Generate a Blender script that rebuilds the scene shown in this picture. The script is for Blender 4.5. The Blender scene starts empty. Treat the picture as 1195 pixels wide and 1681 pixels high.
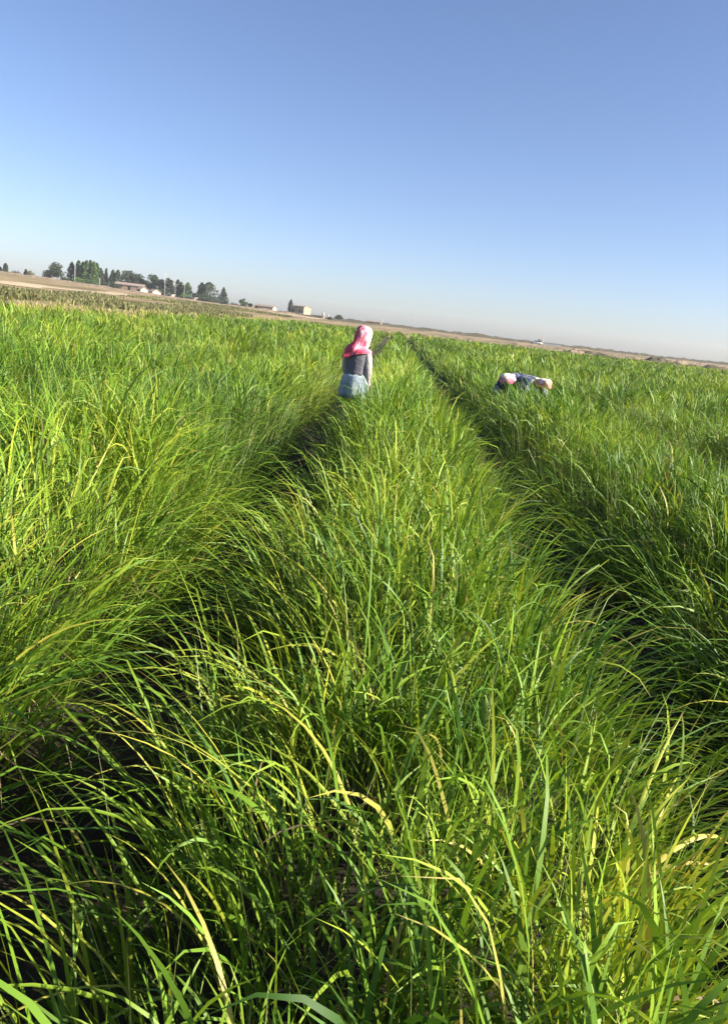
import bpy, bmesh, math, random
import numpy as np
from mathutils import Vector, Matrix

rng = np.random.default_rng(11)
random.seed(11)
R = math.radians
sc = bpy.context.scene
col = sc.collection

# ------------------------------------------------------------------ camera
PW, PH, FPX = 1195.0, 1681.0, 1250.0          # photograph frame and focal length in its pixels
CAM_H, ROLL, PITCH, YAW = 1.65, R(6.6), R(13.9), R(0.85)
cam_d = bpy.data.cameras.new('camera')
cam = bpy.data.objects.new('camera', cam_d)
col.objects.link(cam)
cam_d.sensor_fit = 'VERTICAL'
cam_d.sensor_height = 36.0
cam_d.lens = FPX / PH * 36.0
cam_d.clip_start = 0.05
cam_d.clip_end = 6000
CM = (Matrix.Translation((0, 0, CAM_H)) @ Matrix.Rotation(YAW, 4, 'Z') @
      Matrix.Rotation(math.pi / 2 - PITCH, 4, 'X') @ Matrix.Rotation(ROLL, 4, 'Z'))
cam.matrix_world = CM
sc.camera = cam

# ------------------------------------------------------------------ sky, sun, exposure
SUN_EL, SUN_AZ = R(27.5), R(102)                # azimuth clockwise from +Y (the rows' direction)
world = bpy.data.worlds.new('World')
sc.world = world
world.use_nodes = True
nt = world.node_tree
nt.nodes.clear()
sky = nt.nodes.new('ShaderNodeTexSky')
sky.sky_type = 'NISHITA'
sky.sun_disc = False
sky.sun_elevation = SUN_EL
sky.sun_rotation = SUN_AZ
sky.altitude = 1150
sky.air_density = 0.92
sky.dust_density = 2.1
sky.ozone_density = 3.2
bg = nt.nodes.new('ShaderNodeBackground')
bg.inputs['Strength'].default_value = 0.0665
wo = nt.nodes.new('ShaderNodeOutputWorld')
wb = nt.nodes.new('ShaderNodeMix'); wb.data_type = 'RGBA'; wb.blend_type = 'MULTIPLY'; wb.inputs[0].default_value = 1.0   # the camera's white balance
wb.inputs[7].default_value = (1.02, 0.955, 1.01, 1)
nt.links.new(sky.outputs[0], wb.inputs[6])
nt.links.new(wb.outputs[2], bg.inputs[0])
nt.links.new(bg.outputs[0], wo.inputs[0])

sun_d = bpy.data.lights.new('sun', 'SUN')
sun_d.energy = 5.0
sun_d.angle = R(0.5)
sun_d.color = (1.0, 0.93, 0.82)
sun = bpy.data.objects.new('sun', sun_d)
col.objects.link(sun)
sun_dir = Vector((math.cos(SUN_EL) * math.sin(SUN_AZ), math.cos(SUN_EL) * math.cos(SUN_AZ), math.sin(SUN_EL)))
sun.rotation_euler = sun_dir.to_track_quat('Z', 'Y').to_euler()
sun.location = (20, 0, 40)

vs = sc.view_settings
vs.view_transform = 'Standard'
vs.look = 'None'
vs.gamma = 1.0
vs.exposure = 1.52
vs.use_curve_mapping = False
sc.cycles.max_bounces = 8
sc.cycles.diffuse_bounces = 3
sc.cycles.transmission_bounces = 5
sc.cycles.volume_bounces = 0
sc.cycles.sample_clamp_indirect = 6

# ------------------------------------------------------------------ helpers
def ray(px, py):
    v = Vector(((px - PW / 2) / FPX, -(py - PH / 2) / FPX, -1.0))
    return (CM.to_3x3() @ v)

def horizon_y(px):
    lo, hi = 200.0, 1000.0
    for _ in range(40):
        m = (lo + hi) / 2
        if ray(px, m).z > 0: lo = m
        else: hi = m
    return lo

def far_xy(px, dist):
    """ground position in the direction of picture column px at a distance along +Y"""
    d = ray(px, horizon_y(px))
    return d.x / d.y * dist, dist

def smooth(a, b, x):
    t = np.clip((x - a) / (b - a), 0, 1)
    return t * t * (3 - 2 * t)

_perm = np.random.default_rng(5).random((256, 256))
def vnoise(x, y):
    x = np.asarray(x, float); y = np.asarray(y, float)
    xi = np.floor(x).astype(int); yi = np.floor(y).astype(int)
    fx = x - xi; fy = y - yi
    fx = fx * fx * (3 - 2 * fx); fy = fy * fy * (3 - 2 * fy)
    g = lambda a, b: _perm[a & 255, b & 255]
    return (g(xi, yi) * (1 - fx) + g(xi + 1, yi) * fx) * (1 - fy) + (g(xi, yi + 1) * (1 - fx) + g(xi + 1, yi + 1) * fx) * fy

FIELD_L, FIELD_FAR = -13.0, 106.0
def bank_centre(y):
    return -14.6 + 0.5 * np.sin(y * 0.11) + 0.35 * np.sin(y * 0.27 + 1)

def terrain(x, y):
    x = np.asarray(x, float); y = np.asarray(y, float)
    left = 0.0275 * np.clip(-x - 17, 0, 125)
    back = 0.004 * np.clip(y - 70, 0, 260) * smooth(0, 1, (y - 70) / 120)
    out = smooth(0, 3, np.maximum(-x + FIELD_L, y - FIELD_FAR))
    h = (left * smooth(20, 60, y) + back)
    h = h + out * (0.28 * (vnoise(x * 0.14, y * 0.14) - 0.5) + 0.5 * (vnoise(x * 0.045 + 9, y * 0.045) - 0.5) * smooth(60, 140, y))
    # spoil bank along the left edge of the field
    bc = bank_centre(y)
    b = np.exp(-((x - bc) / 0.95) ** 2) * (0.50 + 0.25 * vnoise(y * 0.35, 3.3)) * smooth(14, 22, y) * smooth(112, 100, y)
    h = h + b * (0.8 + 0.4 * vnoise(x * 1.7, y * 1.7))
    # far end bank, seen as a thin dark line before the skyline
    fb = np.exp(-((y - 118 - 0.06 * x) / 2.2) ** 2) * smooth(-18, -8, x) * 0.25
    return h + fb

def th(x, y):
    return float(terrain(np.array([x]), np.array([y]))[0])

def link(o, parent=None):
    col.objects.link(o)
    if parent is not None: o.parent = parent
    return o

def tag(o, label=None, cat=None, group=None, kind=None):
    if label: o['label'] = label
    if cat: o['category'] = cat
    if group: o['group'] = group
    if kind: o['kind'] = kind
    return o

def empty(name, loc=(0, 0, 0), rz=0.0):
    e = bpy.data.objects.new(name, None)
    e.location = loc
    e.rotation_euler = (0, 0, rz)
    e.empty_display_size = 0.2
    return link(e)

def np_mesh(name, verts, faces, smooth_sh=True, colors=None):
    """faces: (M,k) int array (all the same k)"""
    me = bpy.data.meshes.new(name)
    verts = np.ascontiguousarray(verts, dtype=np.float32)
    faces = np.ascontiguousarray(faces, dtype=np.int32)
    M, k = faces.shape
    me.vertices.add(len(verts)); me.vertices.foreach_set('co', verts.ravel())
    me.loops.add(M * k); me.loops.foreach_set('vertex_index', faces.ravel())
    me.polygons.add(M)
    me.polygons.foreach_set('loop_start', np.arange(0, M * k, k, dtype=np.int32))
    me.polygons.foreach_set('loop_total', np.full(M, k, dtype=np.int32))
    me.polygons.foreach_set('use_smooth', np.full(M, smooth_sh))
    if colors is not None:
        a = me.color_attributes.new('tint', 'FLOAT_COLOR', 'POINT')
        c = np.ones((len(verts), 4), dtype=np.float32); c[:, :3] = colors
        a.data.foreach_set('color', c.ravel())
    me.update(calc_edges=True)
    return me

def mesh_obj(name, me, mat, parent=None):
    o = bpy.data.objects.new(name, me)
    if mat is not None: me.materials.append(mat)
    return link(o, parent)

def bm_obj(name, bm, mat, parent=None, shade=False):
    me = bpy.data.meshes.new(name)
    bm.normal_update()
    bm.to_mesh(me); bm.free()
    if shade:
        me.polygons.foreach_set('use_smooth', np.full(len(me.polygons), True))
    return mesh_obj(name, me, mat, parent)

def box(bm, x0, x1, y0, y1, z0, z1):
    vs_ = [bm.verts.new(c) for c in ((x0, y0, z0), (x1, y0, z0), (x1, y1, z0), (x0, y1, z0), (x0, y0, z1), (x1, y0, z1), (x1, y1, z1), (x0, y1, z1))]
    for f in ((3, 2, 1, 0), (4, 5, 6, 7), (0, 1, 5, 4), (1, 2, 6, 5), (2, 3, 7, 6), (3, 0, 4, 7)):
        bm.faces.new([vs_[i] for i in f])

def tube(bm, pts, radii, n=8, cap=True):
    pts = [Vector(p) for p in pts]
    rings = []
    for i, p in enumerate(pts):
        t = (pts[min(i + 1, len(pts) - 1)] - pts[max(i - 1, 0)]).normalized()
        a = t.orthogonal().normalized() if abs(t.z) < 0.95 else Vector((1, 0, 0))
        b = t.cross(a).normalized(); a = b.cross(t).normalized()
        rings.append([bm.verts.new(p + (a * math.cos(2 * math.pi * k / n) + b * math.sin(2 * math.pi * k / n)) * radii[i]) for k in range(n)])
    for r0, r1 in zip(rings, rings[1:]):
        for k in range(n):
            bm.faces.new((r0[k], r0[(k + 1) % n], r1[(k + 1) % n], r1[k]))
    if cap:
        bm.faces.new(rings[0][::-1]); bm.faces.new(rings[-1])

# ------------------------------------------------------------------ materials
def mat_base(name):
    m = bpy.data.materials.new(name)
    m.use_nodes = True
    n = m.node_tree.nodes
    return m, n, m.node_tree.links, n['Principled BSDF']

def mat_noise(name, stops, scale, rough=0.85, bump=0.0, bscale=None, detail=6, coord='Object', spec=0.3):
    m, n, l, p = mat_base(name)
    tc = n.new('ShaderNodeTexCoord')
    nz = n.new('ShaderNodeTexNoise'); nz.inputs['Scale'].default_value = scale; nz.inputs['Detail'].default_value = detail
    nz.inputs['Roughness'].default_value = 0.6
    l.new(tc.outputs[coord], nz.inputs['Vector'])
    cr = n.new('ShaderNodeValToRGB')
    e = cr.color_ramp.elements
    while len(e) > 1: e.remove(e[-1])
    e[0].position = stops[0][0]; e[0].color = (*stops[0][1], 1)
    for pos, c in stops[1:]:
        x = e.new(pos); x.color = (*c, 1)
    l.new(nz.outputs['Fac'], cr.inputs[0]); l.new(cr.outputs[0], p.inputs['Base Color'])
    p.inputs['Roughness'].default_value = rough
    p.inputs['Specular IOR Level'].default_value = spec
    if bump:
        n2 = n.new('ShaderNodeTexNoise'); n2.inputs['Scale'].default_value = bscale or scale * 6; n2.inputs['Detail'].default_value = 8
        l.new(tc.outputs[coord], n2.inputs['Vector'])
        b = n.new('ShaderNodeBump'); b.inputs['Strength'].default_value = bump; b.inputs['Distance'].default_value = 0.05
        l.new(n2.outputs['Fac'], b.inputs['Height']); l.new(b.outputs[0], p.inputs['Normal'])
    return m

def mat_leaf(name, trans=0.24, rough=0.50, spec=0.26, gain=1.35, shift=(1.15, 1.05, 0.55)):
    """leaf blade: colour per blade, some light passes through"""
    m, n, l, p = mat_base(name)
    at = n.new('ShaderNodeAttribute'); at.attribute_name = 'tint'
    l.new(at.outputs['Color'], p.inputs['Base Color'])
    p.inputs['Roughness'].default_value = rough
    p.inputs['Specular IOR Level'].default_value = spec
    tl = n.new('ShaderNodeBsdfTranslucent')
    mu = n.new('ShaderNodeMix'); mu.data_type = 'RGBA'; mu.blend_type = 'MULTIPLY'; mu.inputs[0].default_value = 1
    l.new(at.outputs['Color'], mu.inputs[6]); mu.inputs[7].default_value = (shift[0] * gain, shift[1] * gain, shift[2] * gain, 1)
    l.new(mu.outputs[2], tl.inputs['Color'])
    mx = n.new('ShaderNodeMixShader'); mx.inputs[0].default_value = trans
    l.new(p.outputs[0], mx.inputs[1]); l.new(tl.outputs[0], mx.inputs[2])
    l.new(mx.outputs[0], n['Material Output'].inputs['Surface'])
    return m

M_GRASS = mat_leaf('grass_blade')
M_STRAW = mat_leaf('dry_grass', trans=0.25, rough=0.7, spec=0.2, shift=(1, 1, 0.8))
M_TREE = mat_leaf('tree_leaf', trans=0.2, rough=0.6, spec=0.25)
M_SOIL = mat_noise('field_soil', [(0.3, (0.016, 0.012, 0.008)), (0.7, (0.05, 0.038, 0.024))], 2.5, 0.95, 0.6)
M_BARK = mat_noise('bark', [(0.3, (0.07, 0.055, 0.04)), (0.7, (0.16, 0.13, 0.10))], 4, 0.9)

def mat_land():
    m, n, l, p = mat_base('dry_land')
    tc = n.new('ShaderNodeTexCoord')
    mp = n.new('ShaderNodeMapping'); mp.inputs['Scale'].default_value = (0.05, 0.022, 1)
    l.new(tc.outputs['Object'], mp.inputs[0])
    def ramp(scale, stops, vec=mp.outputs[0], detail=7):
        z = n.new('ShaderNodeTexNoise'); z.inputs['Scale'].default_value = scale; z.inputs['Detail'].default_value = detail
        l.new(vec, z.inputs['Vector'])
        c = n.new('ShaderNodeValToRGB'); e = c.color_ramp.elements
        e[0].position, e[0].color = stops[0][0], (*stops[0][1], 1)
        e[1].position, e[1].color = stops[-1][0], (*stops[-1][1], 1)
        for q, k in stops[1:-1]:
            x = e.new(q); x.color = (*k, 1)
        l.new(z.outputs['Fac'], c.inputs[0]); return c.outputs[0]
    a = ramp(1.3, [(0.3, (0.12, 0.11, 0.045)), (0.42, (0.22, 0.175, 0.09)), (0.54, (0.33, 0.255, 0.15)), (0.64, (0.22, 0.155, 0.09)), (0.76, (0.15, 0.145, 0.06))])
    b = ramp(0.5, [(0.3, (0.55, 0.5, 0.42)), (0.7, (1, 1, 1))], tc.outputs['Object'])
    mu = n.new('ShaderNodeMix'); mu.data_type = 'RGBA'; mu.blend_type = 'MULTIPLY'; mu.inputs[0].default_value = 0.8
    l.new(a, mu.inputs[6]); l.new(b, mu.inputs[7]); l.new(mu.outputs[2], p.inputs['Base Color'])
    p.inputs['Roughness'].default_value = 0.95; p.inputs['Specular IOR Level'].default_value = 0.1
    return m
M_LAND = mat_land()

# ------------------------------------------------------------------ ground
def graded(a, b, dense, n):
    """coordinates from a to b, finer around the list of dense points"""
    t = np.linspace(a, b, 6000)
    w = np.full_like(t, 0.02)
    for c, s, k in dense: w += k * np.exp(-((t - c) / s) ** 2)
    cdf = np.cumsum(w); cdf = (cdf - cdf[0]) / (cdf[-1] - cdf[0])
    return np.interp(np.linspace(0, 1, n), cdf, t)

gx = graded(-560, 560, [(0, 30, .4), (-14.6, 5, 4), (-60, 120, 0.5), (150, 150, .15)], 210)
gy = graded(-60, 620, [(10, 40, .6), (70, 60, 1.2), (118, 8, 1.5), (280, 160, .35)], 230)
X, Y = np.meshgrid(gx, gy)
Z = terrain(X, Y)
nx, ny = len(gx), len(gy)
idx = np.arange(nx * ny).reshape(ny, nx)
F = np.stack([idx[:-1, :-1], idx[:-1, 1:], idx[1:, 1:], idx[1:, :-1]], -1).reshape(-1, 4)
g = mesh_obj('ground', np_mesh('ground', np.stack([X, Y, Z], -1).reshape(-1, 3), F), M_LAND)
tag(g, 'dry tan open land spreading to the horizon', None, kind='structure')

def sheet(name, outline_fn, us, vs__, mat, lift, label, follow=True):
    U, V = np.meshgrid(us, vs__)
    x, y = outline_fn(U, V)
    z = (terrain(x, y) if follow else 0) + lift
    a, b = len(us), len(vs__)
    i = np.arange(a * b).reshape(b, a)
    f = np.stack([i[:-1, :-1], i[:-1, 1:], i[1:, 1:], i[1:, :-1]], -1).reshape(-1, 4)
    o = mesh_obj(name, np_mesh(name, np.stack([x, y, z], -1).reshape(-1, 3), f), mat)
    return tag(o, label, None, kind='structure')

# furrows between the grass rows (x of each furrow, half width of its bare floor)
FUR = [(-13.2, .2), (-11.3, .12), (-9.3, .12), (-7.25, .13), (-5.1, .14), (-2.95, .22), (-0.76, .34), (1.17, .35), (3.62, .48), (5.75, .16), (7.9, .16)]
FUR += [(7.9 + 2.1 * k, .15) for k in range(1, 28)]
FX = np.array([f[0] for f in FUR]); FW = np.array([f[1] for f in FUR])
DIP = np.full(len(FX), 0.22); DIP[5:9] = (0.44, 0.48, 0.50, 0.58)
PEOPLE = [(*far_xy(593, 9.8), 0.32), (*far_xy(853, 12.9), 0.42), (*far_xy(875, 12.8), 0.42)]
def wander(y):
    return 0.02 * np.sin(y * 0.55) + 0.025 * np.sin(y * 0.19 + 1.0)
def soil_h(x, y):
    d = np.min(np.abs((x - wander(y))[..., None] - FX), -1)
    return 0.01 + 0.29 * smooth(0.12, 0.80, d) + 0.04 * vnoise(x * 7, y * 7) + 0.02 * vnoise(x * 19, y * 19)
sx = np.unique(np.concatenate([np.linspace(-13.1, -6, 16), np.linspace(-6, 6.5, 120), np.linspace(6.5, 66, 90)]))
sy = np.unique(np.concatenate([np.linspace(-2.5, 9, 100), np.linspace(9, 106, 90)]))
SX, SY = np.meshgrid(sx, sy)
i_ = np.arange(SX.size).reshape(SX.shape)
f_ = np.stack([i_[:-1, :-1], i_[:-1, 1:], i_[1:, 1:], i_[1:, :-1]], -1).reshape(-1, 4)
so = mesh_obj('field_soil', np_mesh('field_soil', np.stack([SX, SY, soil_h(SX, SY) + np.maximum(terrain(SX, SY), 0)], -1).reshape(-1, 3), f_), M_SOIL)
tag(so, 'dark damp soil with furrows under the grass rows', None, kind='structure')

# ------------------------------------------------------------------ grass
PAL = np.array([(0.036, 0.092, 0.010), (0.074, 0.158, 0.014), (0.135, 0.240, 0.020), (0.215, 0.315, 0.026), (0.335, 0.370, 0.034)])
def blade_colors(n, bias, yellow):
    """per blade base colour; bias 0..1 picks from deep green to yellow green"""
    t = np.clip(bias + rng.normal(0, 0.17, n), 0, 1) * (len(PAL) - 1)
    i = np.minimum(t.astype(int), len(PAL) - 2); f = (t - i)[:, None]
    c = PAL[i] * (1 - f) + PAL[i + 1] * f
    c *= rng.uniform(0.8, 1.2, (n, 1))
    y = rng.random(n) < yellow
    c[y] = np.array((0.42, 0.38, 0.08)) * rng.uniform(0.7, 1.1, (y.sum(), 1))
    return c

def blade_mesh(root, L, phi, t0, bend, pw, w, roll, nseg, colr, tipdry=None, sway=None, cols=2, twist=None):
    """ribbon blades; every argument but nseg is per blade"""
    N = len(root)
    s = np.linspace(0, 1, nseg + 1)
    if sway is None: sway = rng.normal(0, 0.25, N)
    if twist is None: twist = rng.normal(0, 0.8, N)
    pos = np.zeros((N, nseg + 1, 3)); pos[:, 0] = root
    tang = np.zeros((N, nseg + 1, 3)); side = np.zeros((N, nseg + 1, 3))
    for k in range(nseg + 1):
        sm = (s[k] + (s[k - 1] if k else 0)) / 2 if k else 0
        al = np.minimum(t0 + bend * sm ** pw, 2.75)
        ph = phi + sway * sm
        d = np.stack([np.cos(ph) * np.sin(al), np.sin(ph) * np.sin(al), np.cos(al)], -1)
        if k: pos[:, k] = pos[:, k - 1] + d * (L / nseg)[:, None]
        tang[:, k] = d
        b = np.stack([-np.sin(ph), np.cos(ph), np.zeros(N)], -1)
        nn = np.cross(d, b)
        r = roll + twist * s[k]
        side[:, k] = b * np.cos(r)[:, None] + nn * np.sin(r)[:, None]
    prof = (0.5 + 0.5 * np.minimum(s / 0.35, 1)) * np.clip(1 - s ** 2.6, 0.03, 1)
    hw = 0.5 * w[:, None] * prof[None]
    off = side * hw[..., None]
    if cols == 2:
        V = np.stack([pos - off, pos + off], 2)
    else:
        nrm = np.cross(tang, side)
        V = np.stack([pos - off, pos + nrm * (hw * 0.45)[..., None], pos + off], 2)
    c = V.shape[2]
    base = (np.arange(N) * (nseg + 1) * c)[:, None, None] + (np.arange(nseg) * c)[None, :, None] + np.arange(c - 1)[None, None]
    Fq = np.stack([base, base + 1, base + c + 1, base + c], -1).reshape(-1, 4)
    # colour along the blade: pale sheath below, dry tip on some
    cl = np.repeat(colr[:, None], nseg + 1, 1)
    pale = np.array((0.22, 0.27, 0.055))
    kb = np.clip(1 - s / 0.3, 0, 1)[None, :, None] * 0.35
    cl = cl * (1 - kb) + pale * kb
    if tipdry is not None:
        kt = np.clip((s[None] - (1 - tipdry[:, None])) / 0.12, 0, 1)[..., None] * (tipdry[:, None, None] > 0.01)
        cl = cl * (1 - kt) + np.array((0.46, 0.36, 0.16)) * kt
    cl = np.repeat(cl[:, :, None], c, 2).reshape(-1, 3)
    return V.reshape(-1, 3), Fq, cl

k_mid = int(np.searchsorted(FX, 0.3) - 1)
def row_of(x, y):
    return np.searchsorted(FX, x - wander(y)) - 1

def grow(y0, y1, dens, nseg, wid, tuft=14, xmargin=1.5, lscale=1.0):
    """roots, shapes and colours of the blades of one distance band"""
    yc = y1
    xl, xr = max(-0.60 * yc - xmargin - 0.3, FIELD_L - 0.3), 0.60 * yc + xmargin
    nt_ = int((y1 - y0) * (xr - xl) * dens / tuft)
    tx = rng.uniform(xl, xr, nt_); ty = rng.uniform(y0, y1, nt_)
    keep = (tx > -0.60 * ty - xmargin - 0.3) & (tx < 0.60 * ty + xmargin)
    tx, ty = tx[keep], ty[keep]
    k = row_of(tx, ty)
    ok = (k >= 0) & (k < len(FX) - 1)
    tx, ty, k = tx[ok], ty[ok], k[ok]
    wide = 1 + 0.15 * smooth(7, 28, ty)                  # beyond, the stand keeps clearer of the furrow floor
    lo = FX[k] + FW[k] * wide + wander(ty); hi = FX[k + 1] - FW[k + 1] * wide + wander(ty)
    u = (tx - lo) / (hi - lo) * 2 - 1
    ok = np.abs(u) < 1 + rng.normal(0, 0.05, len(u))
    # uneven stand: thin spots
    ok &= rng.random(len(u)) < 0.72 + 0.55 * vnoise(tx * 1.3 + 4, ty * 1.3)
    tx, ty, k, u = tx[ok], ty[ok], k[ok], u[ok]
    n = len(tx)
    tdir = rng.uniform(0, 2 * np.pi, n)                 # each tuft leans its own way a little
    tlean = rng.gamma(2.0, 0.06, n)
    tcol = 0.455 + 0.34 * smooth(4.5, 1.6, ty) * vnoise(tx * 1.6 + 17, ty * 1.6) * 1.5 * (k == k_mid) + 0.55 * (vnoise(tx * 0.9, ty * 0.5 + 7) - 0.5) + 0.35 * (vnoise(tx * 0.25 + 31, ty * 0.12) - 0.5) + rng.normal(0, 0.15, n)
    tlen = 0.475 + 0.24 * (vnoise(tx * 0.7 + 13, ty * 0.45) - 0.3) + rng.normal(0, .055, n)
    dip = np.where(u < 0, DIP[k], DIP[k + 1])           # how far the stand sinks towards each furrow
    tlen *= 1.04 - dip * smooth(0.42, 1.05, np.abs(u))
    thin = 1 + 0.15 * smooth(0.6, 1.0, np.abs(u))
    lodge = smooth(0.52, 0.8, vnoise(tx * 0.55 + 71, ty * 0.35 + 5)); lang = 6.283 * vnoise(tx * 0.2 + 40, ty * 0.16) * 2
    # trampled round the people
    for qx, qy, qr in PEOPLE:
        dd = np.hypot(tx - qx, (ty - qy) * np.where(ty < qy, 0.55, 1.0))
        tlen *= 1 - 0.6 * smooth(qr * 1.3, qr * 0.6, dd)
    cnt = rng.poisson(tuft * thin) + 1
    I = np.repeat(np.arange(n), cnt)
    N = len(I)
    rad = np.abs(rng.normal(0, 0.045, N)) * np.sqrt(lscale); ra = rng.uniform(0, 2 * np.pi, N)
    x = tx[I] + rad * np.cos(ra); y = ty[I] + rad * np.sin(ra)
    U = np.clip(u[I], -1.1, 1.1)
    edge = np.sign(U) * smooth(0.3, 1.05, np.abs(U))
    lx = 0.55 * lodge[I] * np.cos(lang[I]) + tlean[I] * np.cos(tdir[I]) + 0.26 * np.cos(ra) * rng.random(N) + 0.80 * edge + rng.normal(0, 0.10, N)
    ly = 0.55 * lodge[I] * np.sin(lang[I]) + tlean[I] * np.sin(tdir[I]) + 0.26 * np.sin(ra) * rng.random(N) - 0.03 + rng.normal(0, 0.10, N)
    # plants: a few upright stems to each tuft, the rest are leaves that leave a stem part way up
    stem = rng.random(N) < 0.16
    H = tlen[I]
    up = np.where(stem, 0.0, H * np.clip(rng.beta(1.6, 1.5, N), 0.05, 0.92) * 0.78)
    x = x + lx * up * 0.55; y = y + ly * up * 0.55
    la = rng.uniform(0, 2 * np.pi, N); lt = rng.uniform(0.05, 0.55, N)
    lx2 = np.where(stem, lx, lx * 0.75 + lt * np.cos(la)); ly2 = np.where(stem, ly, ly * 0.75 + lt * np.sin(la))
    phi = np.arctan2(ly2, lx2); t0 = np.hypot(lx2, ly2) * 0.8
    L = np.where(stem, H * rng.uniform(0.7, 1.0, N), H * rng.uniform(0.42, 0.85, N))
    bend = np.where(stem, rng.uniform(0.1, 0.6, N), rng.gamma(3.0, 0.42, N))
    pw = rng.uniform(1.1, 2.2, N)
    # long blades at the sides of the row arch out over the furrow
    sd = (rng.random(N) < (0.04 + 0.24 * smooth(8, 3, y)) * smooth(0.5, 0.9, np.abs(U))) & ~stem
    ns_ = sd.sum(); up[sd] *= 0.3; L[sd] = rng.uniform(0.42, 0.78, ns_); bend[sd] = rng.uniform(0.7, 1.7, ns_)
    phi[sd] = np.where(U[sd] > 0, 0, np.pi) + rng.normal(0, 0.6, ns_); t0[sd] = rng.uniform(0.2, 0.75, ns_)
    kink = (rng.random(N) < 0.2) & ~stem                         # blades folded over near the tip
    pw[kink] = rng.uniform(4.0, 8.0, kink.sum()); bend[kink] = rng.uniform(1.4, 3.0, kink.sum())
    w = wid * np.clip(np.exp(rng.normal(0, 0.28, N)), 0.5, 1.4) * np.where(stem, 0.55, np.clip(L / 0.30, 0.6, 1.2))
    colr = blade_colors(N, np.clip(tcol[I], 0, 1), 0.03 if y0 < 5 else 0.012)
    dead = rng.random(N) < 0.011                         # withered blades hanging low
    colr[dead] = np.array((0.30, 0.22, 0.10)) * rng.uniform(0.6, 1.2, (dead.sum(), 1)); bend[dead] += 1.2; L[dead] *= 0.8
    tip = np.where(rng.random(N) < 0.05, rng.uniform(0.05, 0.2, N), 0)
    # thin pale upright flowering stalks
    st = rng.random(N) < (0.09 if y0 > 4 else 0.02)
    up[st] = 0; L[st] = rng.uniform(0.48, 0.66, st.sum()); t0[st] *= 0.3; bend[st] = rng.uniform(0.05, 0.35, st.sum()); w[st] *= 0.55
    colr[st] = np.array((0.32, 0.39, 0.15)) * rng.uniform(0.75, 1.15, (st.sum(), 1))
    z = soil_h(tx[I], y) - 0.01 + up
    roll = rng.normal(0, 0.55, N)
    return np.stack([x, y, z], -1), L, phi, t0, bend, pw, w, roll, colr, tip, k[I], nseg

BANDS = [  # y0, y1, blades per m2, segments, blade width
    (-0.7, 2.3, 2500, 6, 0.0083), (2.3, 5.0, 2350, 5, 0.0081), (5.0, 9.0, 1800, 4, 0.0088), (9.0, 16.0, 820, 3, 0.0130),
    (16.0, 30.0, 290, 2, 0.022), (30.0, 60.0, 75, 2, 0.042), (60.0, 106.0, 24, 2, 0.08)]
parts = {}
for bi, (y0, y1, dn, ns, wd) in enumerate(BANDS):
    rt, L, phi, t0, bend, pw, w, roll, colr, tip, k, ns = grow(y0, y1, dn, ns, wd, tuft=(26 if y0 < 9 else 12), xmargin=(1.5 if y0 < 9 else 0.8))
    grp = np.where(np.abs(k - k_mid) <= 2, k - k_mid, 99)
    for gk in np.unique(grp):
        s_ = grp == gk
        v, f, c = blade_mesh(rt[s_], L[s_], phi[s_], t0[s_], bend[s_], pw[s_], w[s_], roll[s_], ns, colr[s_], tip[s_])
        parts.setdefault(int(gk), []).append((v, f, c))
LAB = {0: 'broad row of tall green grass running up the middle from the bottom edge',
       -1: 'wide grass row on the left, leaning over the furrow where the headscarf wearer stands',
       1: 'grass row on the right of the dark furrow, workers crouching in it',
       -2: 'second grass row left of the walking person', 2: 'second grass row right of the dark furrow',
       99: 'tall green grass of the outer rows reaching to the field edges'}
rows = {}
for gk, lst in parts.items():
    off = 0; Vs, Fs, Cs = [], [], []
    for v, f, c in lst:
        Vs.append(v); Fs.append(f + off); Cs.append(c); off += len(v)
    nm = 'grass_row' if gk != 99 else 'field_grass'
    o = mesh_obj(nm, np_mesh(nm, np.concatenate(Vs), np.concatenate(Fs), True, np.concatenate(Cs)), M_GRASS)
    tag(o, LAB[gk], 'grass', 'rows of tall grass' if gk != 99 else None, 'stuff')
    rows[gk] = o
print('GRASS TRIS', sum(len(o.data.polygons) * 2 for o in rows.values()))

# ------------------------------------------------------------------ large foreground leaves, each its own part of its row
def at_height(px, py, z):
    d = ray(px, py); t = (z - CAM_H) / d.z
    return d.x * t, d.y * t

def leaf(row, x, y, L, phi, t0, bend, pw, w, roll, c, tip=0.0, sway=0.0, twist=0.3, nseg=11):
    a = lambda v: np.array([v], float)
    z = float(soil_h(np.array([x]), np.array([y]))[0]) - 0.01
    v, f, cl = blade_mesh(np.array([[x, y, z]]), a(L), a(phi), a(t0), a(bend), a(pw), a(w), a(roll), nseg, np.array([c], float), a(tip), a(sway), 3, a(twist))
    v = v - np.array([x, y, z])
    o = mesh_obj('leaf', np_mesh('leaf', v, f, True, cl), M_GRASS, rows[row])
    o.location = (x, y, z)
    return o

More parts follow.
